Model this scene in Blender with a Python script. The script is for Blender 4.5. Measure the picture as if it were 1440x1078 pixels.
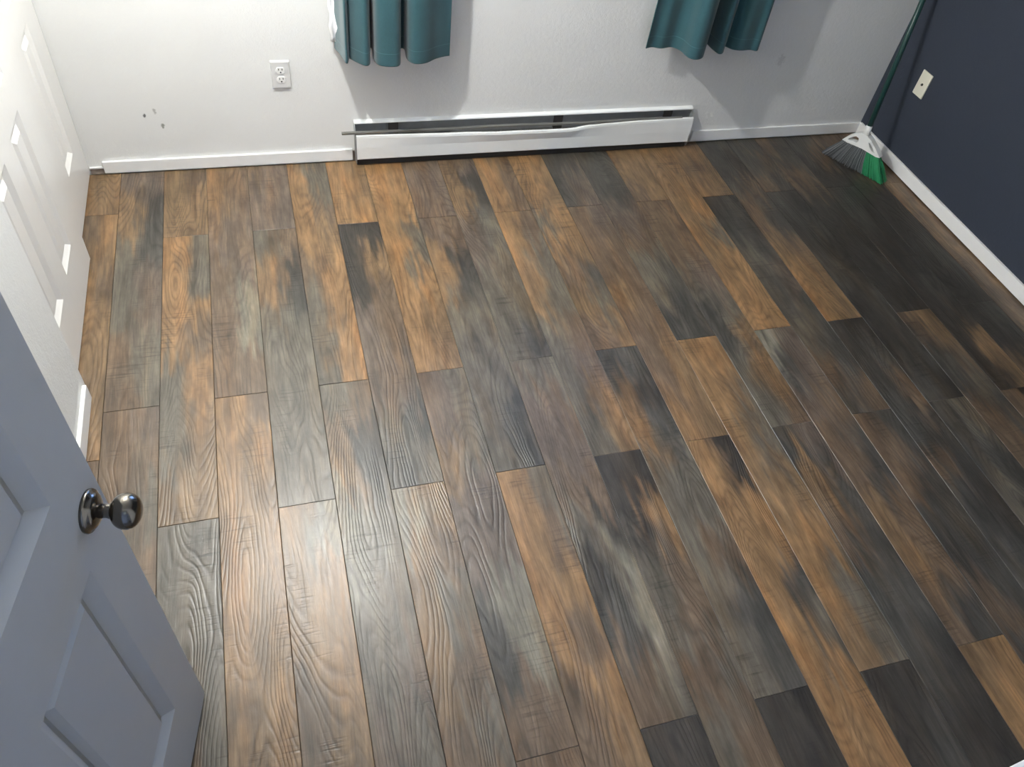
import bpy, bmesh, math, random
from mathutils import Vector, Matrix, noise

for o in list(bpy.data.objects):
    bpy.data.objects.remove(o, do_unlink=True)
K = 0.92                      # survey units -> metres
scene = bpy.context.scene
col = scene.collection
random.seed(7)

# ------------------------------------------------------------------ camera
F_PX, YAW, PITCH, ROLL = 1099.03, 0.391558, 0.843513, 0.166364
CAM = Vector((0.778413, -3.268527, 2.159067))
fw = Vector((math.sin(YAW)*math.cos(PITCH), math.cos(YAW)*math.cos(PITCH), -math.sin(PITCH)))
rt = fw.cross(Vector((0, 0, 1))).normalized()
up = rt.cross(fw)
r2 = rt*math.cos(ROLL) + up*math.sin(ROLL)
u2 = -rt*math.sin(ROLL) + up*math.cos(ROLL)
cam_data = bpy.data.cameras.new('camera')
cam = bpy.data.objects.new('camera', cam_data)
col.objects.link(cam)
cam_data.sensor_width = 36.0
cam_data.sensor_fit = 'HORIZONTAL'
cam_data.lens = F_PX/1440*36.0
cam_data.clip_start = 0.01
m = Matrix.Identity(4)
for i in range(3):
    m[i][0], m[i][1], m[i][2], m[i][3] = r2[i], u2[i], -fw[i], CAM[i]*K
cam.matrix_world = m
scene.camera = cam

# ------------------------------------------------------------------ world, exposure
LAMP = (0.74, -0.76, 2.33)
LAMP_POWER = 140.0
HALL_FILL_POWER = 3.0
world = bpy.data.worlds.new('dusk_sky')
scene.world = world
world.use_nodes = True
bg = world.node_tree.nodes['Background']
bg.inputs[0].default_value = (0.26, 0.46, 1.0, 1)
bg.inputs[1].default_value = 11.0
vs = scene.view_settings
vs.view_transform = 'Standard'
vs.look = 'None'
vs.gamma = 1.0
vs.use_curve_mapping = False
vs.exposure = 0.0

# ------------------------------------------------------------------ helpers
ORG = {}

def tag(o, label=None, cat=None, group=None, kind=None):
    if label: o['label'] = label
    if cat: o['category'] = cat
    if group: o['group'] = group
    if kind: o['kind'] = kind
    return o

def empty(name, loc, label, cat, group=None):
    o = bpy.data.objects.new(name, None)
    o.empty_display_size = 0.05
    col.objects.link(o)
    o.location = Vector(loc)*K
    ORG[o] = Vector(loc)
    return tag(o, label, cat, group)

class MB:
    """collects vertices and faces in survey units"""
    def __init__(s): s.v = []; s.f = []; s.smooth = []
    def add(s, vs_, fs, sm=False):
        b = len(s.v)
        s.v += [Vector(q) for q in vs_]
        for f in fs:
            s.f.append([i+b for i in f]); s.smooth.append(sm)
        return s
    def box(s, a, b, bev=0.0, xf=None):
        bm = bmesh.new()
        bmesh.ops.create_cube(bm, size=1)
        for v in bm.verts:
            v.co = Vector([(a[i]+b[i])/2 + v.co[i]*abs(b[i]-a[i]) for i in range(3)])
        if bev > 0:
            bmesh.ops.bevel(bm, geom=bm.edges[:], offset=bev, segments=2, affect='EDGES', profile=0.6)
        bm.verts.index_update()
        s.add([xf(v.co) if xf else v.co.copy() for v in bm.verts], [[v.index for v in f.verts] for f in bm.faces])
        bm.free(); return s
    def tube(s, pts, r, n=12, caps=True):
        pts = [Vector(q) for q in pts]
        rs = r if isinstance(r, (list, tuple)) else [r]*len(pts)
        ref = Vector((0, 0, 1))
        if abs((pts[-1]-pts[0]).normalized().z) > 0.9: ref = Vector((1, 0, 0))
        vs_, fs = [], []
        for i, q in enumerate(pts):
            t = (pts[min(i+1, len(pts)-1)]-pts[max(i-1, 0)]).normalized()
            a = t.cross(ref).normalized(); b = t.cross(a)
            for k in range(n):
                an = 2*math.pi*k/n
                vs_.append(q + a*math.cos(an)*rs[i] + b*math.sin(an)*rs[i])
        for i in range(len(pts)-1):
            for k in range(n):
                k2 = (k+1) % n
                fs.append([i*n+k, i*n+k2, (i+1)*n+k2, (i+1)*n+k])
        if caps:
            fs.append(list(range(n))); fs.append([(len(pts)-1)*n+k for k in reversed(range(n))])
        return s.add(vs_, fs, True)
    def lathe(s, prof, base, axis, n=32):
        """prof: (distance along axis, radius)"""
        base = Vector(base); ax = Vector(axis).normalized()
        ref = Vector((0, 0, 1)) if abs(ax.z) < 0.9 else Vector((1, 0, 0))
        a = ax.cross(ref).normalized(); b = ax.cross(a)
        vs_, fs = [], []
        for d, r in prof:
            for k in range(n):
                an = 2*math.pi*k/n
                vs_.append(base + ax*d + (a*math.cos(an)+b*math.sin(an))*max(r, 1e-5))
        for i in range(len(prof)-1):
            for k in range(n):
                k2 = (k+1) % n
                fs.append([i*n+k, i*n+k2, (i+1)*n+k2, (i+1)*n+k])
        fs.append(list(range(n))); fs.append([(len(prof)-1)*n+k for k in reversed(range(n))])
        return s.add(vs_, fs, True)
    def grid(s, rows, sm=True, close=False):
        """rows: list of equally long point lists"""
        n = len(rows[0]); vs_ = [q for r in rows for q in r]; fs = []
        for i in range(len(rows)-1):
            for k in range(n-1):
                fs.append([i*n+k, i*n+k+1, (i+1)*n+k+1, (i+1)*n+k])
        return s.add(vs_, fs, sm)
    def build(s, name, mat, parent=None, fixn=True):
        org = ORG.get(parent, Vector((0, 0, 0))) if parent else Vector((0, 0, 0))
        me = bpy.data.meshes.new(name)
        me.from_pydata([(q-org)*K for q in s.v], [], s.f)
        me.polygons.foreach_set('use_smooth', s.smooth)
        me.materials.append(mat)
        me.update()
        if fixn:
            bm = bmesh.new(); bm.from_mesh(me)
            bmesh.ops.recalc_face_normals(bm, faces=bm.faces[:])
            bm.to_mesh(me); bm.free()
        o = bpy.data.objects.new(name, me)
        col.objects.link(o)
        if parent: o.parent = parent
        ORG[o] = org
        return o

def struct(name, mb, mat, label=None):
    o = mb.build(name, mat)
    o['kind'] = 'structure'
    if label: o['label'] = label
    return o

# ------------------------------------------------------------------ materials
def new_mat(name):
    mt = bpy.data.materials.new(name); mt.use_nodes = True
    nt = mt.node_tree
    return mt, nt, nt.nodes['Principled BSDF']

def N(nt, typ, **kw):
    n = nt.nodes.new(typ)
    for k, v in kw.items():
        if k in n.inputs.keys() if isinstance(k, str) else False: n.inputs[k].default_value = v
        else: setattr(n, k, v)
    return n

def math_n(nt, op, a, b=None, c=None, clamp=False):
    n = nt.nodes.new('ShaderNodeMath'); n.operation = op; n.use_clamp = clamp
    for i, q in enumerate((a, b, c)):
        if q is None: continue
        if isinstance(q, (int, float)): n.inputs[i].default_value = q
        else: nt.links.new(q, n.inputs[i])
    return n.outputs[0]

def mixc(nt, fac, a, b, mode='MIX'):
    n = nt.nodes.new('ShaderNodeMix'); n.data_type = 'RGBA'; n.blend_type = mode
    for i, q in ((0, fac), (6, a), (7, b)):
        if isinstance(q, (int, float)): n.inputs[i].default_value = q
        elif isinstance(q, tuple): n.inputs[i].default_value = (*q, 1) if len(q) == 3 else q
        else: nt.links.new(q, n.inputs[i])
    return n.outputs[2]

def noise_n(nt, vec, scale, detail=3, rough=0.55, w=None):
    n = nt.nodes.new('ShaderNodeTexNoise')
    if w is not None:
        n.noise_dimensions = '4D'; nt.links.new(w, n.inputs['W'])
    n.inputs['Scale'].default_value = scale
    n.inputs['Detail'].default_value = detail
    n.inputs['Roughness'].default_value = rough
    if vec is not None: nt.links.new(vec, n.inputs['Vector'])
    return n.outputs[0]

def scaled(nt, vec, s):
    n = nt.nodes.new('ShaderNodeVectorMath'); n.operation = 'MULTIPLY'
    nt.links.new(vec, n.inputs[0]); n.inputs[1].default_value = s
    return n.outputs[0]

def bump(nt, bsdf, h, strength, dist):
    n = nt.nodes.new('ShaderNodeBump')
    n.inputs['Strength'].default_value = strength
    n.inputs['Distance'].default_value = dist
    nt.links.new(h, n.inputs['Height'])
    nt.links.new(n.outputs[0], bsdf.inputs['Normal'])

def plain(name, c, rough=0.5, metal=0.0, var=0.06, scale=30, bumps=0.0, bscale=200, spec=0.5):
    mt, nt, b = new_mat(name)
    g = nt.nodes.new('ShaderNodeNewGeometry').outputs['Position']
    n = noise_n(nt, g, scale)
    f = math_n(nt, 'MULTIPLY_ADD', n, 2*var, 1-var)
    rgb = nt.nodes.new('ShaderNodeCombineColor')
    for i in range(3):
        nt.links.new(math_n(nt, 'MULTIPLY', f, c[i]), rgb.inputs[i])
    nt.links.new(rgb.outputs[0], b.inputs['Base Color'])
    b.inputs['Roughness'].default_value = rough
    b.inputs['Metallic'].default_value = metal
    b.inputs['Specular IOR Level'].default_value = spec
    if bumps > 0:
        bump(nt, b, noise_n(nt, g, bscale, 2), bumps, 0.002)
    return mt

def wall_mat(name, c, marks=()):
    mt, nt, b = new_mat(name)
    g = nt.nodes.new('ShaderNodeNewGeometry').outputs['Position']
    n = noise_n(nt, g, 3.0, 4)
    f = math_n(nt, 'MULTIPLY_ADD', n, 0.08, 0.96)
    base = mixc(nt, 1.0, (*c, 1), (1, 1, 1, 1), 'MULTIPLY')
    comb = nt.nodes.new('ShaderNodeCombineColor')
    for i in range(3): nt.links.new(f, comb.inputs[i])
    c_out = mixc(nt, 1.0, base, comb.outputs[0], 'MULTIPLY')
    wob = noise_n(nt, g, 90, 3)
    for (pt, r, amt, mc) in marks:
        d = nt.nodes.new('ShaderNodeVectorMath'); d.operation = 'SUBTRACT'
        nt.links.new(g, d.inputs[0]); d.inputs[1].default_value = Vector(pt)*K
        s_ = nt.nodes.new('ShaderNodeVectorMath'); s_.operation = 'MULTIPLY'
        nt.links.new(d.outputs[0], s_.inputs[0]); s_.inputs[1].default_value = (1.3, 1.0, 0.8)
        l = nt.nodes.new('ShaderNodeVectorMath'); l.operation = 'LENGTH'
        nt.links.new(s_.outputs[0], l.inputs[0])
        q = math_n(nt, 'MULTIPLY_ADD', wob, r*2.2, l.outputs['Value'])
        q = math_n(nt, 'SUBTRACT', r*2.0, q)
        q = math_n(nt, 'MULTIPLY', q, 2.0/r, clamp=True)
        q = math_n(nt, 'MULTIPLY', q, amt)
        c_out = mixc(nt, q, c_out, (*mc, 1))
    nt.links.new(c_out, b.inputs['Base Color'])
    b.inputs['Roughness'].default_value = 0.62
    b.inputs['Specular IOR Level'].default_value = 0.3
    h = math_n(nt, 'ADD', noise_n(nt, g, 55, 3), math_n(nt, 'MULTIPLY', noise_n(nt, g, 160, 2), 0.5))
    bump(nt, b, h, 0.28, 0.004)
    return mt

M = {}
M['wall'] = wall_mat('painted_wall_white', (0.75, 0.755, 0.74),
    [((.273, 0, .267), .010, .85, (.05, .045, .04)), ((.316, 0, .287), .011, .45, (.12, .12, .10)),
     ((.335, 0, .217), .011, .7, (.10, .10, .07)), ((3.279, 0, .437), .03, .22, (.22, .22, .22))])
M['navy'] = wall_mat('painted_wall_navy', (0.032, 0.040, 0.058))
M['ceiling'] = wall_mat('ceiling_white', (0.78, 0.77, 0.74))
M['trim'] = plain('trim_white', (0.86, 0.86, 0.85), 0.38, var=0.03)
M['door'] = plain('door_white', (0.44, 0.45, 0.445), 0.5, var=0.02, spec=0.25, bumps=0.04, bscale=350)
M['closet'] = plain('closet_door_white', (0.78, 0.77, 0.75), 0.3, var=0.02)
M['plate2'] = plain('receptacle_white', (0.82, 0.82, 0.80), 0.3, var=0.02)
M['plate'] = plain('plate_white_plastic', (0.64, 0.64, 0.635), 0.3, var=0.02)
M['cream'] = plain('plate_cream_plastic', (0.72, 0.70, 0.58), 0.35, var=0.03)
M['black'] = plain('black_slot', (0.012, 0.012, 0.012), 0.6)
M['nickel'] = plain('dark_nickel', (0.17, 0.155, 0.135), 0.2, 1.0, var=0.05)
M['heater'] = plain('heater_enamel', (0.82, 0.84, 0.83), 0.35, var=0.05, scale=8)
M['heater_dark'] = plain('heater_inner_steel', (0.27, 0.28, 0.285), 0.42, 0.4, var=0.15)
M['bar'] = plain('bare_steel_strip', (0.20, 0.20, 0.19), 0.4, 0.5, var=0.1)
M['dark'] = plain('dark_gap', (0.03, 0.028, 0.026), 0.8)
M['raw'] = plain('raw_wall_edge', (0.24, 0.20, 0.17), 0.85, var=0.4, scale=60)
M['subfloor'] = plain('subfloor_dark', (0.025, 0.022, 0.02), 0.9)
M['broom_white'] = plain('broom_white_plastic', (0.78, 0.79, 0.77), 0.35, var=0.02)
M['bristle_grey'] = plain('bristle_grey', (0.085, 0.093, 0.10), 0.5, var=0.7, scale=260)
M['bristle_light'] = plain('bristle_pale_grey', (0.22, 0.235, 0.24), 0.5, var=0.3, scale=200)
M['bristle_green'] = plain('bristle_green', (0.02, 0.25, 0.10), 0.5, var=0.25, scale=150)
M['handle'] = plain('broom_handle_green', (0.010, 0.048, 0.042), 0.35)
M['liner'] = plain('liner_white', (0.85, 0.85, 0.86), 0.7, var=0.05)
M['window'] = plain('window_vinyl', (0.80, 0.80, 0.80), 0.35, var=0.02)
M['rod'] = plain('rod_dark_metal', (0.10, 0.09, 0.08), 0.35, 0.8)
M['hall'] = plain('hall_paint', (0.62, 0.63, 0.65), 0.7)
M['hallfloor'] = plain('hall_carpet', (0.25, 0.22, 0.19), 0.95, var=0.15, scale=200)

def fabric(name, c):
    mt, nt, b = new_mat(name)
    g = nt.nodes.new('ShaderNodeNewGeometry').outputs['Position']
    n = noise_n(nt, scaled(nt, g, (500, 500, 120)), 1.0, 2)
    n2 = noise_n(nt, g, 14, 3)
    f = math_n(nt, 'ADD', math_n(nt, 'MULTIPLY', n, 0.5), math_n(nt, 'MULTIPLY', n2, 0.3))
    nt.links.new(mixc(nt, f, tuple(q*0.7 for q in c), tuple(min(q*1.4, 1) for q in c)), b.inputs['Base Color'])
    b.inputs['Roughness'].default_value = 0.75
    b.inputs['Sheen Weight'].default_value = 0.3
    b.inputs['Specular IOR Level'].default_value = 0.25
    bump(nt, b, n, 0.15, 0.001)
    return mt
M['teal'] = fabric('curtain_teal', (0.021, 0.076, 0.092))
M['stitch'] = fabric('curtain_stitch', (0.05, 0.13, 0.155))

def glass():
    mt = bpy.data.materials.new('window_glass'); mt.use_nodes = True
    nt = mt.node_tree; nt.nodes.clear()
    out = nt.nodes.new('ShaderNodeOutputMaterial'); mx = nt.nodes.new('ShaderNodeMixShader')
    t = nt.nodes.new('ShaderNodeBsdfTransparent'); gl = nt.nodes.new('ShaderNodeBsdfGlossy')
    fr = nt.nodes.new('ShaderNodeFresnel'); fr.inputs[0].default_value = 1.45
    t.inputs[0].default_value = (0.92, 0.95, 0.96, 1); gl.inputs['Roughness'].default_value = 0.02
    nt.links.new(fr.outputs[0], mx.inputs[0]); nt.links.new(t.outputs[0], mx.inputs[1])
    nt.links.new(gl.outputs[0], mx.inputs[2]); nt.links.new(mx.outputs[0], out.inputs[0])
    return mt
M['glass'] = glass()

def emit(name, c, s):
    mt, nt, b = new_mat(name)
    b.inputs['Base Color'].default_value = (*c, 1)
    b.inputs['Emission Color'].default_value = (*c, 1)
    b.inputs['Emission Strength'].default_value = s
    return mt

def plank_mat():
    mt, nt, b = new_mat('rustic_oak_laminate')
    g = nt.nodes.new('ShaderNodeNewGeometry').outputs['Position']
    rnd = nt.nodes.new('ShaderNodeObjectInfo').outputs['Random']
    W = math_n(nt, 'MULTIPLY', rnd, 57.0)
    at = nt.nodes.new('ShaderNodeAttribute'); at.attribute_name = 'print'
    col0 = at.outputs['Color']
    # cathedral figure: contour lines of a long stretched noise
    wob = noise_n(nt, scaled(nt, g, (9, 9, 1)), 1.0, 2, 0.5, math_n(nt, 'ADD', W, 31.0))
    n1 = noise_n(nt, scaled(nt, g, (7.5, 1.25, 1)), 1.0, 1.2, 0.4, W)
    n1 = math_n(nt, 'MULTIPLY_ADD', wob, 0.035, n1)
    ring = math_n(nt, 'SINE', math_n(nt, 'MULTIPLY', n1, 205.0))
    ring = math_n(nt, 'MULTIPLY_ADD', ring, 0.5, 0.5)
    line = math_n(nt, 'POWER', ring, 2.6)
    # fibre, bent along the figure
    cxyz = nt.nodes.new('ShaderNodeCombineXYZ'); nt.links.new(math_n(nt, 'MULTIPLY', n1, 0.10), cxyz.inputs[0])
    ga = nt.nodes.new('ShaderNodeVectorMath'); ga.operation = 'ADD'
    nt.links.new(g, ga.inputs[0]); nt.links.new(cxyz.outputs[0], ga.inputs[1]); gw = ga.outputs[0]
    fib = noise_n(nt, scaled(nt, gw, (210, 10, 1)), 1.0, 4, 0.65, W)
    fibc = noise_n(nt, scaled(nt, gw, (48, 4.5, 1)), 1.0, 4, 0.65, W)
    blo = noise_n(nt, scaled(nt, gw, (17, 6.5, 1)), 1.0, 4, 0.65, W)
    saw = noise_n(nt, scaled(nt, g, (9, 130, 1)), 1.0, 2, 0.5, W)
    area = noise_n(nt, scaled(nt, g, (9, 5, 1)), 1.0, 1, 0.5, math_n(nt, 'ADD', W, 11.0))
    area = math_n(nt, 'MULTIPLY', math_n(nt, 'SUBTRACT', area, 0.54), 9.0, clamp=True)
    sawl = math_n(nt, 'MULTIPLY', math_n(nt, 'SUBTRACT', saw, 0.52), 6.0, clamp=True)
    sawm = math_n(nt, 'MULTIPLY', sawl, area)
    # where the figure shows
    figw = noise_n(nt, scaled(nt, g, (7, 1.8, 1)), 1.0, 1, 0.5, math_n(nt, 'ADD', W, 23.0))
    figw = math_n(nt, 'MULTIPLY', math_n(nt, 'SUBTRACT', figw, 0.33), 3.5, clamp=True)
    f = math_n(nt, 'MULTIPLY_ADD', fib, 1.15, 0.42)
    f = math_n(nt, 'MULTIPLY', f, math_n(nt, 'MULTIPLY_ADD', fibc, 1.7, 0.15))
    f = math_n(nt, 'MULTIPLY', f, math_n(nt, 'MULTIPLY_ADD', blo, 1.9, 0.05))
    lw = math_n(nt, 'MULTIPLY', line, figw)
    f = math_n(nt, 'MULTIPLY', f, math_n(nt, 'MULTIPLY_ADD', lw, -0.32, 1.06))
    f = math_n(nt, 'MULTIPLY', f, math_n(nt, 'MULTIPLY_ADD', sawm, -0.40, 1.0))
    comb = nt.nodes.new('ShaderNodeCombineColor')
    for i in range(3): nt.links.new(f, comb.inputs[i])
    c = mixc(nt, 1.0, col0, comb.outputs[0], 'MULTIPLY')
    # drifting tint between warm and slate
    tn = noise_n(nt, scaled(nt, g, (16, 2.6, 1)), 1.0, 2, 0.5, math_n(nt, 'ADD', W, 5.0))
    tnw = math_n(nt, 'MULTIPLY', math_n(nt, 'SUBTRACT', tn, 0.5), 4.0, clamp=True)
    c = mixc(nt, tnw, c, mixc(nt, 1.0, c, (1.18, 1.0, 0.80), 'MULTIPLY'))
    tnc = math_n(nt, 'MULTIPLY', math_n(nt, 'SUBTRACT', 0.47, tn), 4.5, clamp=True)
    c = mixc(nt, tnc, c, mixc(nt, 1.0, c, (0.82, 0.84, 0.83), 'MULTIPLY'))
    nt.links.new(c, b.inputs['Base Color'])
    nt.links.new(math_n(nt, 'MULTIPLY_ADD', fib, 0.20, 0.26), b.inputs['Roughness'])
    b.inputs['Specular IOR Level'].default_value = 0.48
    h = math_n(nt, 'MULTIPLY_ADD', lw, -0.9, math_n(nt, 'MULTIPLY', fib, 0.6))
    h = math_n(nt, 'MULTIPLY_ADD', sawm, -0.6, h)
    bump(nt, b, h, 0.5, 0.0011)
    return mt
M['plank'] = plank_mat()

# ================================================================== ROOM SHELL
RW, YN, CEIL = 3.95, -3.245, 2.60          # right wall x, near wall y, ceiling z
LW = 0.07                                   # left wall face beside the closet
WX0, WX1, WZ0, WZ1 = 1.32, 2.76, 0.98, 2.16  # window opening
struct('floor', MB().box((-0.75, YN-1.8, -0.06), (RW+.05, 0.06, -0.0092)), M['subfloor'])
FLOOR = bpy.data.objects['floor']
struct('ceiling', MB().box((-0.8, YN-1.8, CEIL), (RW+.15, 0.15, CEIL+.1)), M['ceiling'])
mb = MB()
mb.box((-0.8, 0, -.06), (WX0, .14, CEIL)); mb.box((WX1, 0, -.06), (RW+.15, .14, CEIL))
mb.box((WX0, 0, -.06), (WX1, .14, WZ0)); mb.box((WX0, 0, WZ1), (WX1, .14, CEIL))
struct('wall_back', mb, M['wall'])
struct('wall_right', MB().box((RW, YN-.13, -.06), (RW+.14, 0, CEIL)), M['navy'])
# left wall: solid part beside the closet, header over the closet, closet interior
mb = MB()
mb.box((LW-.13, YN-.13, -.06), (LW, -1.42, CEIL)); mb.box((LW-.026, -1.42, -.06), (LW, -1.285, CEIL))
struct('wall_left', mb, M['wall'])
struct('wall_header', MB().box((LW-.13, -1.285, 2.235), (LW, 0, CEIL)), M['wall'])
mb = MB(); mb.box((-.80, -1.6, -.06), (-.72, 0, CEIL)); mb.box((-.72, -1.6, -.06), (LW-.13, -1.52, CEIL))
struct('wall_closet', mb, M['wall'])
# near wall with the doorway the picture was taken from
DX0, DX1, DZ = 0.225, 1.150, 2.235
mb = MB()
mb.box((LW, YN-.13, -.06), (DX0, YN, CEIL)); mb.box((DX1, YN-.13, -.06), (RW, YN, CEIL)); mb.box((DX0, YN-.13, DZ), (DX1, YN, CEIL))
struct('wall_near', mb, M['wall'])
mb = MB()
mb.box((DX0, YN-.135, 0), (DX0+.018, YN, DZ)); mb.box((DX1-.018, YN-.135, 0), (DX1, YN, DZ)); mb.box((DX0, YN-.135, DZ-.018), (DX1, YN, DZ))
mb.box((DX1-.012, YN, 0), (DX1+.055, YN+.014, DZ+.05), .003); mb.box((DX0-.055, YN, 0), (DX0+.004, YN+.014, DZ+.05), .003)
mb.box((DX0+.004, YN, DZ-.01), (DX1-.012, YN+.014, DZ+.05), .003)
struct('trim_1', mb, M['trim'], 'white painted door frame and casing of the doorway')
# hallway behind the doorway
mb = MB()
mb.box((-.8, YN-1.7, -.06), (-.7, YN-.13, CEIL)); mb.box((2.2, YN-1.7, -.06), (2.3, YN-.13, CEIL)); mb.box((-.8, YN-1.8, -.06), (2.3, YN-1.7, CEIL))
struct('wall_hall', mb, M['hall'])
struct('floor_hall', MB().box((-.7, YN-1.7, -.0088), (2.2, YN-.0, 0.0)), M['hallfloor'])

# ---- baseboards
def board(name, a, b, label):
    return struct(name, MB().box(a, b, .0025), M['trim'], label)
board('baseboard_back', (.056, -.013, .007), (1.131, 0, .063), 'white baseboard on the back wall left of the heater')
board('baseboard_back', (2.90, -.013, .007), (RW, 0, .066), 'white baseboard on the back wall right of the heater')
board('baseboard_right', (RW-.014, YN, .006), (RW, -.013, .070), 'white baseboard along the navy wall')
board('baseboard_left', (LW, -2.9, .006), (LW+.014, -1.315, .072), 'white baseboard on the left wall beside the closet')
board('baseboard_near', (DX1+.055, YN, .006), (RW-.014, YN+.013, .070), 'white baseboard on the near wall beside the doorway')
mb = MB().box((-.0, -.004, 0), (.056, 0, .030)); struct('trim_2', mb, M['raw'], 'bare unpainted strip where the baseboard stops short')
struct('trim_3', MB().box((-.0, -.008, .030), (.056, 0, .036)), M['trim'], 'thin white edge above the bare strip')
struct('trim_4', MB().box((1.131, -.004, 0), (1.150, 0, .05)), M['raw'], 'bare strip between baseboard and heater')

# ---- window
mb = MB()
W0 = .05
for a, b in (((WX0, W0, WZ0), (WX0+.05, W0+.07, WZ1)), ((WX1-.05, W0, WZ0), (WX1, W0+.07, WZ1)),
             ((WX0+.05, W0, WZ0), (WX1-.05, W0+.07, WZ0+.05)), ((WX0+.05, W0, WZ1-.05), (WX1-.05, W0+.07, WZ1)),
             (((WX0+WX1)/2-.03, W0, WZ0+.05), ((WX0+WX1)/2+.03, W0+.06, WZ1-.05))):
    mb.box(a, b, .004)
win = struct('window_1', mb, M['window'], 'white vinyl sliding window between the teal curtains')
for a, b in ((WX0+.05, (WX0+WX1)/2-.03), ((WX0+WX1)/2+.03, WX1-.05)):
    MB().box((a, W0+.03, WZ0+.05), (b, W0+.036, WZ1-.05)).build('pane', M['glass'], win)
MB().box((WX0-.03, -.03, WZ0-.022), (WX1+.03, .05, WZ0), .003).build('sill', M['trim'], win)

# ================================================================== FLOOR PLANKS
X0, PW = 0.296132, 0.1760969
PAL0 = {'T': (.312, .186, .090), 't': (.245, .158, .086), 'b': (.172, .120, .079), 'm': (.165, .126, .098),
       'g': (.152, .132, .102), 'd': (.086, .080, .069), 'k': (.058, .051, .043), 'p': (.235, .214, .166)}
PAL = {k: tuple(q*.60 for q in v) for k, v in PAL0.items()}
# print of every column, with some lamp highlight and right-side dimness in its tones: two letters (left, right half) per 0.173 of length, from the back wall
PRINT = {
 -2: 'tt tt bt tt tb tt bt bt bt bb bb bm bb bb bb bb bb bb',
 -1: 'mm tk td gd gm gm bg bg bm bb bg bb gb gb gb gb gb gb',
  0: 'tb tt tt Tg Tg TT Tb gT gt gt tt gg gg gg bg bg gg gg',
  1: 'tb tb bm mb bm bp bp bb Tb TT Tt tT Tt Tt tT tt tt tt',
  2: 'bm mm mm gb tk td gg gg gg gg gg tp tT Tt bT bt bb bb',
  3: 'Tg Tg Tb Tt bT gT gT gT gb bk td pg pg gg gm mg gg gg',
  4: 'Tt Tt TT kk kt kb mb mb mm gd dg pt tb tg tb bg bb bb',
  5: 'TT TT TT Tg Tg TT Tt Tt mg mg tg mm mm dp dp bb bb bb',
  6: 'bm mm mm mb tk td gg gg gg gd gd Tg Tb TT Tb bT bt bt',
  7: 'bm tk td mg mg gg gg gd gg mb mm bb gk kp dp bg kk kk',
  8: 'Tb Tb Tb Tb Tg tg tg gb gm gt gt kk kT gb gb bg gb gb',
  9: 'Tt Tt Tt gT Tt bd tg bt dd tk td gg gg gb gd gd kk kk',
 10: 'dd dm dm bm bb bb tb bb bt bt tt Tk TT TT Td Tg TT TT',
 11: 'dd dd dd mm bb gg gd dd TT Tt Tg tg tt TT Tg tg kk kd',
 12: 'tt tt bt bb bb bm gm dg dt gt gb dm td bd dd dd dk kk',
 13: 'Tt tt tt tT Tg tT TT TT pm dm mb bd bd tb tb bd tT TT',
 14: 'tt bt tt kd dk gd dm dd gd bd db bd bd dd kd bd dd dd',
 15: 'dd dk db bd bd tb Tt Tt kk kd db dk bd dk dd dd bd bb',
 16: 'dd db bd dk kd kk dk kd kk kd dk dg dd gk gk dd dd dd',
 17: 'bd dd bb kk kk kk kd kk bt db dg bd bb bb dd dd bb bb',
 18: 'dd db kk kk dk kk kk kd kk kt kt bk bb dd dd kk kk kk',
 19: 'bb dd kb kk kk kk kd kk kd kk bb dd bb dd dd bb dd dd',
 20: 'bt bt tt tb bt tb bt bt bb bt tt bt bb bb tt bt bb bb'}
STEP, OFF = .173, .06

def print_color(c, x, y, k0, k1, seed):
    """x in 0..1 across, y positive distance from back wall"""
    cells = PRINT[c].split()
    wx = noise.noise(Vector((x*3+seed, y*7, seed)))*.30 + noise.noise(Vector((x*9, y*15, seed+3)))*.16
    wx += noise.noise(Vector((x*22+seed, y*5, seed+13)))*.22
    wy = noise.noise(Vector((x*7+seed, y*6, seed+9)))*.70 + noise.noise(Vector((x*20+seed, y*9, seed+5)))*.75
    s = min(max((y-OFF)/STEP + wy, k0), k1)
    i = int(math.floor(s)); j = min(i+1, k1); t = s-i
    t = min(max((t-.5)*1.5+.5, 0), 1); t = t*t*(3-2*t)
    e = min(max((x+wx-.5)*2.8+.5, 0), 1); e = e*e*(3-2*e)
    def cell(q):
        a, b = PAL[cells[q][0]], PAL[cells[q][1]]
        return [a[n]*(1-e)+b[n]*e for n in range(3)]
    A, B = cell(i), cell(j)
    return [A[n]*(1-t)+B[n]*t for n in range(3)]

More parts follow.
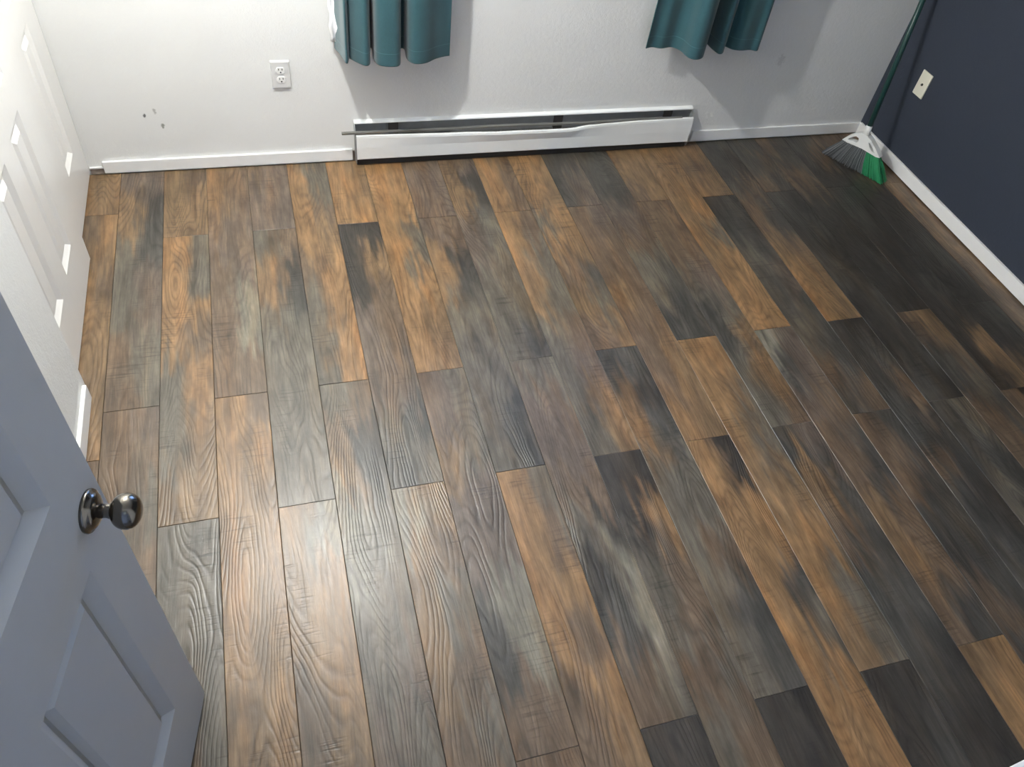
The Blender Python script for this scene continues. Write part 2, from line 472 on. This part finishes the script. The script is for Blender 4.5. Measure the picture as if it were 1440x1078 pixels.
def plank(c, xa, xb, ya, yb, fx0, fx1):
    """one laminate board; ya<yb distances from the back wall; micro-bevelled edges"""
    g = .0004; bv = .0014; th = .0088
    k0 = max(0, int(math.ceil((ya-OFF)/STEP))); k1 = min(17, int(math.floor((yb-OFF)/STEP)))
    k1 = max(k1, k0)
    dz = random.uniform(-.0004, .0003); seed = random.uniform(0, 90)
    nx = max(4, round(16*(xb-xa)/PW)); ny = max(4, round((yb-ya)/.024))
    xs = [xa+g, xa+g+bv] + [xa+g+bv+(xb-xa-2*g-2*bv)*i/nx for i in range(1, nx)] + [xb-g-bv, xb-g]
    ys = [ya+g, ya+g+bv] + [ya+g+bv+(yb-ya-2*g-2*bv)*i/ny for i in range(1, ny)] + [yb-g-bv, yb-g]
    nxv, nyv = len(xs), len(ys)
    vs_, cs, fs = [], [], []
    for j, y in enumerate(ys):
        for i, x in enumerate(xs):
            ed = i in (0, nxv-1) or j in (0, nyv-1)
            vs_.append((x*K, -y*K, (dz-.0010 if ed else dz)*K))
            q = print_color(c, fx0+(fx1-fx0)*(x-xa)/(xb-xa), y, k0, k1, seed)
            cs.append([v*.62 for v in q] if ed else q)
    for j in range(nyv-1):
        for i in range(nxv-1):
            a = j*nxv+i
            fs.append((a, a+nxv, a+nxv+1, a+1))
    ring = [i for i in range(nxv)] + [j*nxv+nxv-1 for j in range(1, nyv)] + \
           [(nyv-1)*nxv+i for i in range(nxv-2, -1, -1)] + [j*nxv for j in range(nyv-2, 0, -1)]
    b0 = len(vs_)
    for r in ring:
        vs_.append((vs_[r][0], vs_[r][1], -th*K)); cs.append((.03, .026, .022))
    n = len(ring)
    for i in range(n):
        fs.append((ring[i], ring[(i+1) % n], b0+(i+1) % n, b0+i))
    me = bpy.data.meshes.new('plank')
    me.from_pydata(vs_, [], fs); me.materials.append(M['plank'])
    at = me.color_attributes.new('print', 'FLOAT_COLOR', 'POINT')
    at.data.foreach_set('color', [w for q in cs for w in (q[0], q[1], q[2], 1)])
    me.update()
    o = bpy.data.objects.new('plank', me); col.objects.link(o); o.parent = FLOOR

YEND = -YN
for c in range(-2, 21):
    xa, xb = X0+c*PW, X0+(c+1)*PW
    fx0, fx1 = 0.0, 1.0
    if xb > RW-.004: xb, fx1 = RW-.004, (RW-.004-xa)/PW
    cuts = [.004, .480, 1.866, YEND] if c % 2 == 0 else [.004, 1.383, 2.755, YEND]
    if c == -2: cuts = [.004, .30, 1.58, 2.6, YEND]
    for ya, yb in zip(cuts[:-1], cuts[1:]):
        plank(c, xa, xb, ya, yb, fx0, fx1)

# ================================================================== PANEL DOORS
def panel_face(mb, P, w, h, cols_, rows_, prof):
    """front skin of a moulded panel door; P(u,z,d) maps to space, d>0 is out of the face"""
    us = sorted({0, w} | {q for c_ in cols_ for q in c_}); zs = sorted({0, h} | {q for r_ in rows_ for q in r_})
    for i in range(len(us)-1):
        for j in range(len(zs)-1):
            a, b, c_, d_ = us[i], us[i+1], zs[j], zs[j+1]
            if (a, b) in cols_ and (c_, d_) in rows_:
                rings = []
                for ins, dep in prof:
                    rings.append([P(a+ins, c_+ins, dep), P(b-ins, c_+ins, dep), P(b-ins, d_-ins, dep), P(a+ins, d_-ins, dep)])
                vs_ = [q for r in rings for q in r]; fs = []
                for k in range(len(rings)-1):
                    for e in range(4):
                        e2 = (e+1) % 4
                        fs.append([k*4+e, k*4+e2, (k+1)*4+e2, (k+1)*4+e])
                mb.add(vs_, fs)
                PANELS.append(rings[-1])
            else:
                mb.add([P(a, c_, 0), P(b, c_, 0), P(b, d_, 0), P(a, d_, 0)], [[0, 1, 2, 3]])

def make_door(root, Pf, Pb, w, h, cols_, rows_, prof, mat, th):
    global PANELS
    mb = MB(); fields = []
    for P in (Pf, Pb):
        PANELS = []
        panel_face(mb, P, w, h, cols_, rows_, prof)
        fields += [(P, r) for r in PANELS]
    # edges all round, a hair inside so that nothing coincides
    for (a, b) in (((0, 0), (w, 0)), ((w, 0), (w, h)), ((w, h), (0, h)), ((0, h), (0, 0))):
        mb.add([Pf(a[0], a[1], 0), Pf(b[0], b[1], 0), Pf(b[0], b[1], -th), Pf(a[0], a[1], -th)], [[0, 1, 2, 3]])
    mb.build('door_slab', mat, root)
    for P, r in fields:
        c_ = sum(r, Vector())/4
        out = (P(0, 0, 1)-P(0, 0, 0))
        back = [q - out*.004 for q in r]
        MB().add(list(r)+back, [[0, 1, 2, 3], [4, 5, 6, 7], [0, 1, 5, 4], [1, 2, 6, 5], [2, 3, 7, 6], [3, 0, 4, 7]]).build('panel', mat, root)

# entry door, open into the room
DU = Vector((-.2, -.98, 0)).normalized(); DN = Vector((-DU.y, DU.x, 0)); P0 = Vector((.423, -2.404, .012))
DW, DH, DT = .860, 2.195, .038
PF = lambda u, z, d: P0 + DU*u + Vector((0, 0, z)) + DN*d
PB = lambda u, z, d: P0 + DU*u + Vector((0, 0, z)) - DN*(DT+d)
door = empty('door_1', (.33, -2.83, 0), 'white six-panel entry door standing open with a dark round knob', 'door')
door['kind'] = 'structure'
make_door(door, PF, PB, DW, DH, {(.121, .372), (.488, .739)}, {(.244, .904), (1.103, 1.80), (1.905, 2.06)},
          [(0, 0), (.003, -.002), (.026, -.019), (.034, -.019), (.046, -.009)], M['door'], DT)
kb = PF(.056, .983, 0)
mb = MB().lathe([(0, .0365), (.004, .0375), (.007, .036), (.009, .031), (.012, .030), (.016, .024), (.019, .015)], kb, DN)
knob = mb.build('rosette', M['nickel'], door)
prof = [(.016, .0125), (.030, .0115), (.036, .0135)]
for k in range(15):
    a = math.pi*(.12+.88*k/14)
    prof.append((.060-.024*math.cos(a), .0305*math.sin(a)**.85 if k < 14 else .001))
MB().lathe(prof, kb, DN, 40).build('knob', M['nickel'], knob)
kb2 = PF(.056, .983, -DT)
k2 = MB().lathe([(0, .0365), (.007, .036), (.012, .030), (.019, .015)], kb2, -DN).build('rosette', M['nickel'], door)
MB().lathe(prof, kb2, -DN, 32).build('knob', M['nickel'], k2)
mb = MB(); mb.box((0, 0, 0), (.0015, .028, .06), xf=lambda q: PF(0, .955, 0) - DU*q.x - DN*(.005+q.y) + Vector((0, 0, q.z)))
mb.build('latch_plate', M['nickel'], door)
for z in (.2, 1.1, 2.0):
    MB().tube([PF(DW+.004, z-.045, -.002), PF(DW+.004, z+.045, -.002)], .007, 10).build('hinge', M['nickel'], door)

# closet sliding doors
CW, CH, CT = .773, 2.19, .036
cc = {(.165, .330), (.455, .620)}; cr = {(.200, .730), (.845, 1.66), (1.77, 2.06)}
cprof = [(0, 0), (.022, -.012), (.030, -.012), (.048, -.003)]
for (xf_, y0, lab) in ((-.004, -.003, 'white six-panel sliding closet door on the rear track against the back wall corner'),
                       (.034, -.590, 'white six-panel sliding closet door on the front track beside the left baseboard')):
    cd = empty('closet_door', (xf_, y0-CW/2, 0), lab, 'door', 'sliding closet doors')
    pf = lambda u, z, d, xf_=xf_, y0=y0: Vector((xf_+d, y0-u, .012+z))
    pb = lambda u, z, d, xf_=xf_, y0=y0: Vector((xf_-CT-d, y0-u, .012+z))
    # stop the slab short of the neighbour's jamb: it runs on behind the wall
    make_door(cd, pf, pb, CW, CH, cc, cr, cprof, M['closet'], CT)

# ================================================================== BASEBOARD HEATER
HX0, HX1 = 1.142, 2.856
ht = empty('baseboard_heater', ((HX0+HX1)/2, -.03, 0), 'long white electric baseboard heater with a dented front cover below the window', 'heater')
MB().box((HX0+.004, -.007, .03), (HX1-.004, 0, .196)).build('back_panel', M['heater_dark'], ht)
mb = MB()
sec = [(0, .2095), (-.015, .2065), (-.0195, .204), (-.0205, .199), (-.0185, .199), (-.0178, .2025), (-.014, .204), (0, .2065)]
for xx in (HX0, HX1): pass
mb.add([(HX0, y, z) for y, z in sec]+[(HX1, y, z) for y, z in sec],
       [[i, (i+1) % 8, 8+(i+1) % 8, 8+i] for i in range(8)] + [list(range(8)), list(range(15, 7, -1))])
mb.build('top_hood', M['heater'], ht)
DENT = [(1.142, 0), (1.62, .55), (1.83, .85), (2.17, 1.0), (2.30, .45), (2.42, .2), (2.55, .03), (2.9, 0)]
def dent(x):
    for (a, va), (b, vb) in zip(DENT[:-1], DENT[1:]):
        if x <= b:
            t = max(0, (x-a)/(b-a)); t = t*t*(3-2*t); return va+(vb-va)*t
    return 0
rows = []
n = 70
secf = []
for k in range(n+1):
    x = HX0+.004+(HX1-HX0-.008)*k/n; d = dent(x); tl = .160+.012*(x-HX0)/(HX1-HX0)
    ty, tz = -.052-.016*d, tl-.016*d
    pts = [(-.040, .036), (-.058, .037), (-.061, .041), (-.061, .10), (ty-.006, tz-.012), (ty-.004, tz-.002), (ty, tz), (ty+.008, tz-.001)]
    inn = [(ty+.008, tz-.004), (ty-.001, tz-.004), (ty-.003, tz-.013), (-.058, .10), (-.058, .043), (-.056, .040), (-.040, .039)]
    secf.append([(x, y, z) for y, z in pts+inn+[pts[0]]])
mb = MB().grid(secf, sm=False)
mb.build('front_cover', M['heater'], ht)
# loose steel strip lying in the air slot and poking out past the left end
mb = MB()
rows = []
for k in range(41):
    x = 1.082+(2.79-1.082)*k/40; z = .1745+.003*math.sin(k*.4)*.4; y = -.046-.002*math.sin(k*.3)
    rows.append([(x, y-.007, z-.001), (x, y-.007, z-.009), (x, y+.004, z-.008), (x, y+.006, z), (x, y-.007, z-.001)])
mb.grid(rows, sm=False); mb.add(rows[0][:4], [[0, 1, 2, 3]]); mb.add(rows[-1][:4], [[3, 2, 1, 0]])
mb.build('damper_strip', M['bar'], ht)
mb = MB()
for k in range(150):
    x = HX0+.15+k*.0095
    mb.box((x, -.038, .075), (x+.0012, -.010, .130))
fo = mb.build('fin_stack', M['bar'], ht); fo['kind'] = 'stuff'
MB().tube([(HX0+.02, -.024, .10), (HX1-.02, -.024, .10)], .007, 10).build('element_tube', M['bar'], ht)
for x in (1.30, 2.11, 2.70):
    MB().box((x, -.016, .05), (x+.045, -.0072, .194)).build('bracket', M['dark'], ht)
for a, b in ((HX0, HX0+.004), (HX1-.004, HX1)):
    MB().add([(a, 0, .012), (a, -.052, .012), (a, -.058, .04), (a, -.05, .155), (a, -.020, .196), (a, 0, .205),
              (b, 0, .012), (b, -.052, .012), (b, -.058, .04), (b, -.05, .155), (b, -.020, .196), (b, 0, .205)],
             [[0, 1, 2, 3, 4, 5], [11, 10, 9, 8, 7, 6]] + [[i, (i+1) % 6, 6+(i+1) % 6, 6+i] for i in range(6)]).build('end_cap', M['heater_dark'], ht)
MB().box((HX0+.004, -.042, 0), (HX1-.004, -.0, .030)).build('base_shade', M['dark'], ht)  # dark block drawing in the shade under the front cover

# ================================================================== WALL PLATES
def outlet():
    root = empty('wall_outlet', (.847, 0, .437), 'white duplex electrical outlet on the white wall', 'outlet')
    mb = MB(); c = (.847, .436)
    a, b, d = .040, .0605, .009
    mb.add([(c[0]-a, 0, c[1]-b), (c[0]+a, 0, c[1]-b), (c[0]+a, 0, c[1]+b), (c[0]-a, 0, c[1]+b),
            (c[0]-a+.003, -d, c[1]-b+.004), (c[0]+a-.003, -d, c[1]-b+.004), (c[0]+a-.003, -d, c[1]+b-.004), (c[0]-a+.003, -d, c[1]+b-.004)],
           [[4, 5, 6, 7], [0, 1, 5, 4], [1, 2, 6, 5], [2, 3, 7, 6], [3, 0, 4, 7]])
    mb.build('cover_plate', M['plate'], root)
    for dz in (.0205, -.0205):
        zc = c[1]+dz; n = 24; out = []
        for k in range(n):
            an = 2*math.pi*k/n
            out.append((c[0]+.0185*math.cos(an), max(-.0145, min(.0145, .0185*math.sin(an)))))
        vs_ = [(x, -d, zc+z) for x, z in out]+[(c[0]+(x-c[0])*.95, -d-.0025, zc+z*.95) for x, z in out]
        r = MB().add(vs_, [[i, (i+1) % n, n+(i+1) % n, n+i] for i in range(n)]+[list(range(n, 2*n))]).build('receptacle', M['plate2'], root)
        mb = MB()
        mb.box((c[0]-.0085, -d-.0031, zc+.001), (c[0]-.0055, -d-.0024, zc+.0095)); mb.box((c[0]+.0055, -d-.0031, zc+.001), (c[0]+.0085, -d-.0024, zc+.0095))
        mb.lathe([(0, .0032), (.0007, .0032)], (c[0], -d-.0024, zc-.0075), (0, -1, 0), 12)
        mb.build('slot', M['black'], r)
    MB().lathe([(0, .0035), (.0015, .003)], (c[0], -d, c[1]), (0, -1, 0), 12).build('screw', M['plate'], root)
outlet()
jk = empty('wall_plate', (RW, -.278, .437), 'cream cable jack plate on the navy wall', 'wall plate')
MB().box((RW-.007, -.316, .3765), (RW, -.241, .4985), .003).build('cover_plate', M['cream'], jk)
MB().lathe([(0, .006), (.005, .0055), (.005, .002)], (RW-.007, -.279, .4365), (-1, 0, 0), 14).build('jack', M['black'], jk)

# ================================================================== CURTAINS
def catmull(pts, per=8):
    out = []
    P = [Vector((*q, 0)) for q in pts]
    for i in range(len(P)-1):
        p0, p1, p2, p3 = P[max(i-1, 0)], P[i], P[i+1], P[min(i+2, len(P)-1)]
        for k in range(per):
            t = k/per
            out.append(.5*((2*p1)+(p2-p0)*t+(2*p0-5*p1+4*p2-p3)*t*t+(3*p1-p0-3*p2+p3)*t**3))
    out.append(P[-1])
    return out

HEM, TOP = .55, 2.24
def curtain(label, plan, side, liner=None):
    pl = catmull(plan)
    x_c = sum(q.x for q in pl)/len(pl)
    root = empty('curtain', (x_c, -.1, HEM), label, 'curtain', 'teal curtains beside the window')
    def pt(q, z):
        t = (z-HEM)/(TOP-HEM); s = 1-.45*t
        w = .006*math.sin(z*3.1+q.x*7)*t
        return Vector((q.x + (x_c-q.x)*.06*t + w, -.085+(q.y+.085)*s + .5*w, z))
    zs = [HEM, HEM+.004, HEM+.05, HEM+.058] + [HEM+.058+(TOP-HEM-.058)*(k/26) for k in range(1, 27)]
    mb = MB().grid([[pt(q, z) for q in pl] for z in zs])
    o = mb.build('fabric', M['teal'], root, fixn=False)
    sd = o.modifiers.new('thickness', 'SOLIDIFY'); sd.thickness = .0035; sd.offset = 0
    # hem seam: a fine raised line of stitching on the room side
    rows = []
    for z in (HEM+.052, HEM+.0545):
        r = []
        for i, q in enumerate(pl):
            a = pl[max(i-1, 0)]; b = pl[min(i+1, len(pl)-1)]
            t = (b-a).normalized(); nrm = Vector((t.y, -t.x, 0))
            r.append(pt(q, z)+nrm*.0028)
        rows.append(r)
    MB().grid(rows).build('hem_stitching', M['stitch'], root, fixn=False)
    if liner:
        ll = catmull(liner)
        mb = MB().grid([[Vector((q.x+.004*math.sin(z*70+3*q.x), q.y+.006*math.sin(z*45), z)) for q in ll] for z in [HEM+.035+(TOP-HEM-.04)*k/70 for k in range(71)]])
        lo = mb.build('liner', M['liner'], root, fixn=False)
        sd = lo.modifiers.new('thickness', 'SOLIDIFY'); sd.thickness = .002
    return root
c1 = [(1.078, -.012), (1.096, -.077), (1.110, -.145), (1.124, -.105), (1.134, -.112), (1.155, -.140), (1.185, -.168), (1.203, -.150), (1.214, -.08), (1.224, -.016),
      (1.232, -.03), (1.226, -.11), (1.240, -.165), (1.286, -.181), (1.322, -.170), (1.338, -.10), (1.350, -.030), (1.368, -.035), (1.364, -.115),
      (1.378, -.152), (1.402, -.163), (1.440, -.154), (1.484, -.122), (1.525, -.104), (1.550, -.098)]
c2 = [(2.479, -.071), (2.516, -.060), (2.557, -.073), (2.612, -.064), (2.642, -.098), (2.655, -.165), (2.685, -.186), (2.729, -.163), (2.775, -.08), (2.806, -.030),
      (2.812, -.085), (2.824, -.138), (2.852, -.125), (2.885, -.066), (2.915, -.098), (2.955, -.110), (3.005, -.106), (3.035, -.118), (3.062, -.085)]
curtain('teal curtain with a white liner edge hanging above the outlet end of the heater', c1, -1,
        liner=[(1.060, -.030), (1.068, -.036), (1.080, -.034), (1.092, -.050)])
curtain('plain teal curtain hanging nearer the navy wall', c2, 1)
rod = empty('curtain_rod', (2.06, -.085, 2.25), 'dark metal curtain rod over the window', 'curtain rod')
MB().tube([(.98, -.085, 2.252), (3.16, -.085, 2.252)], .010, 12).build('pole', M['rod'], rod)
for x, s in ((.98, -1), (3.16, 1)):
    MB().lathe([(0, .010), (.01, .018), (.03, .022), (.05, .014), (.055, .001)], (x, -.085, 2.252), (s, 0, 0), 16).build('finial', M['rod'], rod)
for x in (1.04, 2.06, 3.10):
    mb = MB().box((x-.012, -.006, 2.215), (x+.012, 0, 2.29)); mb.box((x-.006, -.085, 2.236), (x+.006, -.004, 2.243))
    mb.build('bracket', M['rod'], rod)

# ================================================================== BROOM
BA = Vector((3.66, -.19, 0)); BD = Vector((.162, -.292, 0)).normalized()
BN = Vector((BD.y, -BD.x, 0))                      # towards the room
HB = Vector((3.724, -.305, .200)); HT = Vector((3.905, -.030, 1.10))
br = empty('broom', (3.74, -.33, 0), 'angled broom with grey and green bristles and white cap leaning in the corner', 'broom')
def BP(s, z, d=0.0):
    # the head leans back with the handle
    return BA + BD*s + Vector((0, 0, z)) + BN*(d)
# cap: fan shaped frame with two windows
def cap_outline():
    return [(.036, .112), (.060, .148), (.092, .176), (.118, .190), (.150, .190), (.178, .176), (.222, .146), (.256, .118), (.236, .113), (.150, .118), (.070, .110)]
def solid(outline, d0, d1, holes=()):
    bm = bmesh.new()
    edges = []
    for lp in [outline]+list(holes):
        vs_ = [bm.verts.new((s, z, 0)) for s, z in lp]
        edges += [bm.edges.new((vs_[i], vs_[(i+1) % len(vs_)])) for i in range(len(vs_))]
    bmesh.ops.triangle_fill(bm, edges=edges, use_beauty=True)
    bm.verts.index_update()
    v2 = [(v.co.x, v.co.y) for v in bm.verts]; f2 = [[v.index for v in f.verts] for f in bm.faces]
    bm.free()
    mb = MB(); n_ = len(v2)
    mb.add([BP(s, z, d0) for s, z in v2]+[BP(s, z, d1) for s, z in v2], f2+[[i+n_ for i in reversed(f)] for f in f2])
    b = 0
    for lp in [outline]+list(holes):
        L = len(lp)
        mb.add([BP(s, z, d0) for s, z in lp]+[BP(s, z, d1) for s, z in lp], [[i, (i+1) % L, L+(i+1) % L, L+i] for i in range(L)])
    return mb
h1 = [(.062, .127), (.074, .145), (.096, .162), (.112, .160), (.118, .145), (.112, .132)]
h2 = [(.168, .163), (.176, .163), (.206, .143), (.224, .128), (.208, .128), (.186, .140)]
capo = solid(cap_outline(), -.018, .018, (h1, h2)).build('cap', M['broom_white'], br)
MB().tube([BP(.134, .180, 0), HB+(HT-HB).normalized()*.03], [.019, .016], 16).build('socket', M['broom_white'], capo)
hd = (HT-HB).normalized()
MB().tube([HB, HT], .0135, 14).build('handle', M['handle'], br)
# bristles in tufts from the cap to the floor: real fans of strands, one part for each colour
def tufts(sa, sb, name, mat, dens=1500, out=0.0, rr=1.0):
    rnd = random.Random(hash(name) % 1000 if False else len(name))
    mb = MB()
    n_ = int((sb-sa)/.34*dens)
    for k in range(n_):
        t = sa+(sb-sa)*(k+rnd.random())/n_          # 0..1 along the head
        q = (t+.028)/.362
        d0 = rnd.uniform(-.015, .015)+out; d1 = d0*1.9+rnd.uniform(-.003, .003)+.006
        top = BP(.044+.204*q, .113+.004*math.sin(q*3.1), d0)
        zb = .003+.010*rnd.random()**2
        bot = BP(t+rnd.uniform(-.003, .003), zb, d1)
        mid = (top+bot)/2 + BN*(d0*.5)
        mb.tube([top, mid, bot], [.0015*rr, .0016*rr, .0013*rr], 4, caps=False)
    return mb.build(name, mat, br)
b1 = tufts(-.028, .215, 'bristles', M['bristle_grey']); b1['label'] = 'grey bristles'; b1['kind'] = 'stuff'
b3 = tufts(-.02, .215, 'bristles', M['bristle_light'], 210, .006, .8); b3['label'] = 'pale grey bristles'; b3['kind'] = 'stuff'
b2 = tufts(.215, .334, 'bristles', M['bristle_green']); b2['label'] = 'green bristles'; b2['kind'] = 'stuff'

# ================================================================== LAMPS
def ceiling_lamp(name, at, power, rgb, r, label, group=None):
    root = empty(name, (at[0], at[1], CEIL), label, 'lamp', group)
    MB().lathe([(0, .065), (.02, .062), (.03, .02)], (at[0], at[1], CEIL), (0, 0, -1), 24).build('canopy', M['trim'], root)
    MB().tube([(at[0], at[1], CEIL-.02), (at[0], at[1], at[2]+r+.02)], .012, 10).build('stem', M['trim'], root)
    MB().lathe([(0, .022), (.035, .024)], (at[0], at[1], at[2]+r-.004), (0, 0, 1), 16).build('socket', M['trim'], root)
    rr = r*K
    st = power/(4*math.pi*math.pi*rr*rr)
    prof_ = [(-r*math.cos(math.pi*k/16), r*math.sin(math.pi*k/16)) for k in range(17)]
    MB().lathe(prof_, at, (0, 0, 1), 24).build('bulb', emit(name+'_glow', rgb, st), root)
ceiling_lamp('ceiling_lamp', LAMP, LAMP_POWER, (.985, .98, .945), .045, 'bare warm bulb on a short stem near the window')
ceiling_lamp('hall_fill', (.95, -4.15, 2.35), HALL_FILL_POWER, (.72, .86, 1.0), .07, 'added cool fill bulb in the unseen hallway outside the door')  # unseen fill light, added to lift the open door and doorway
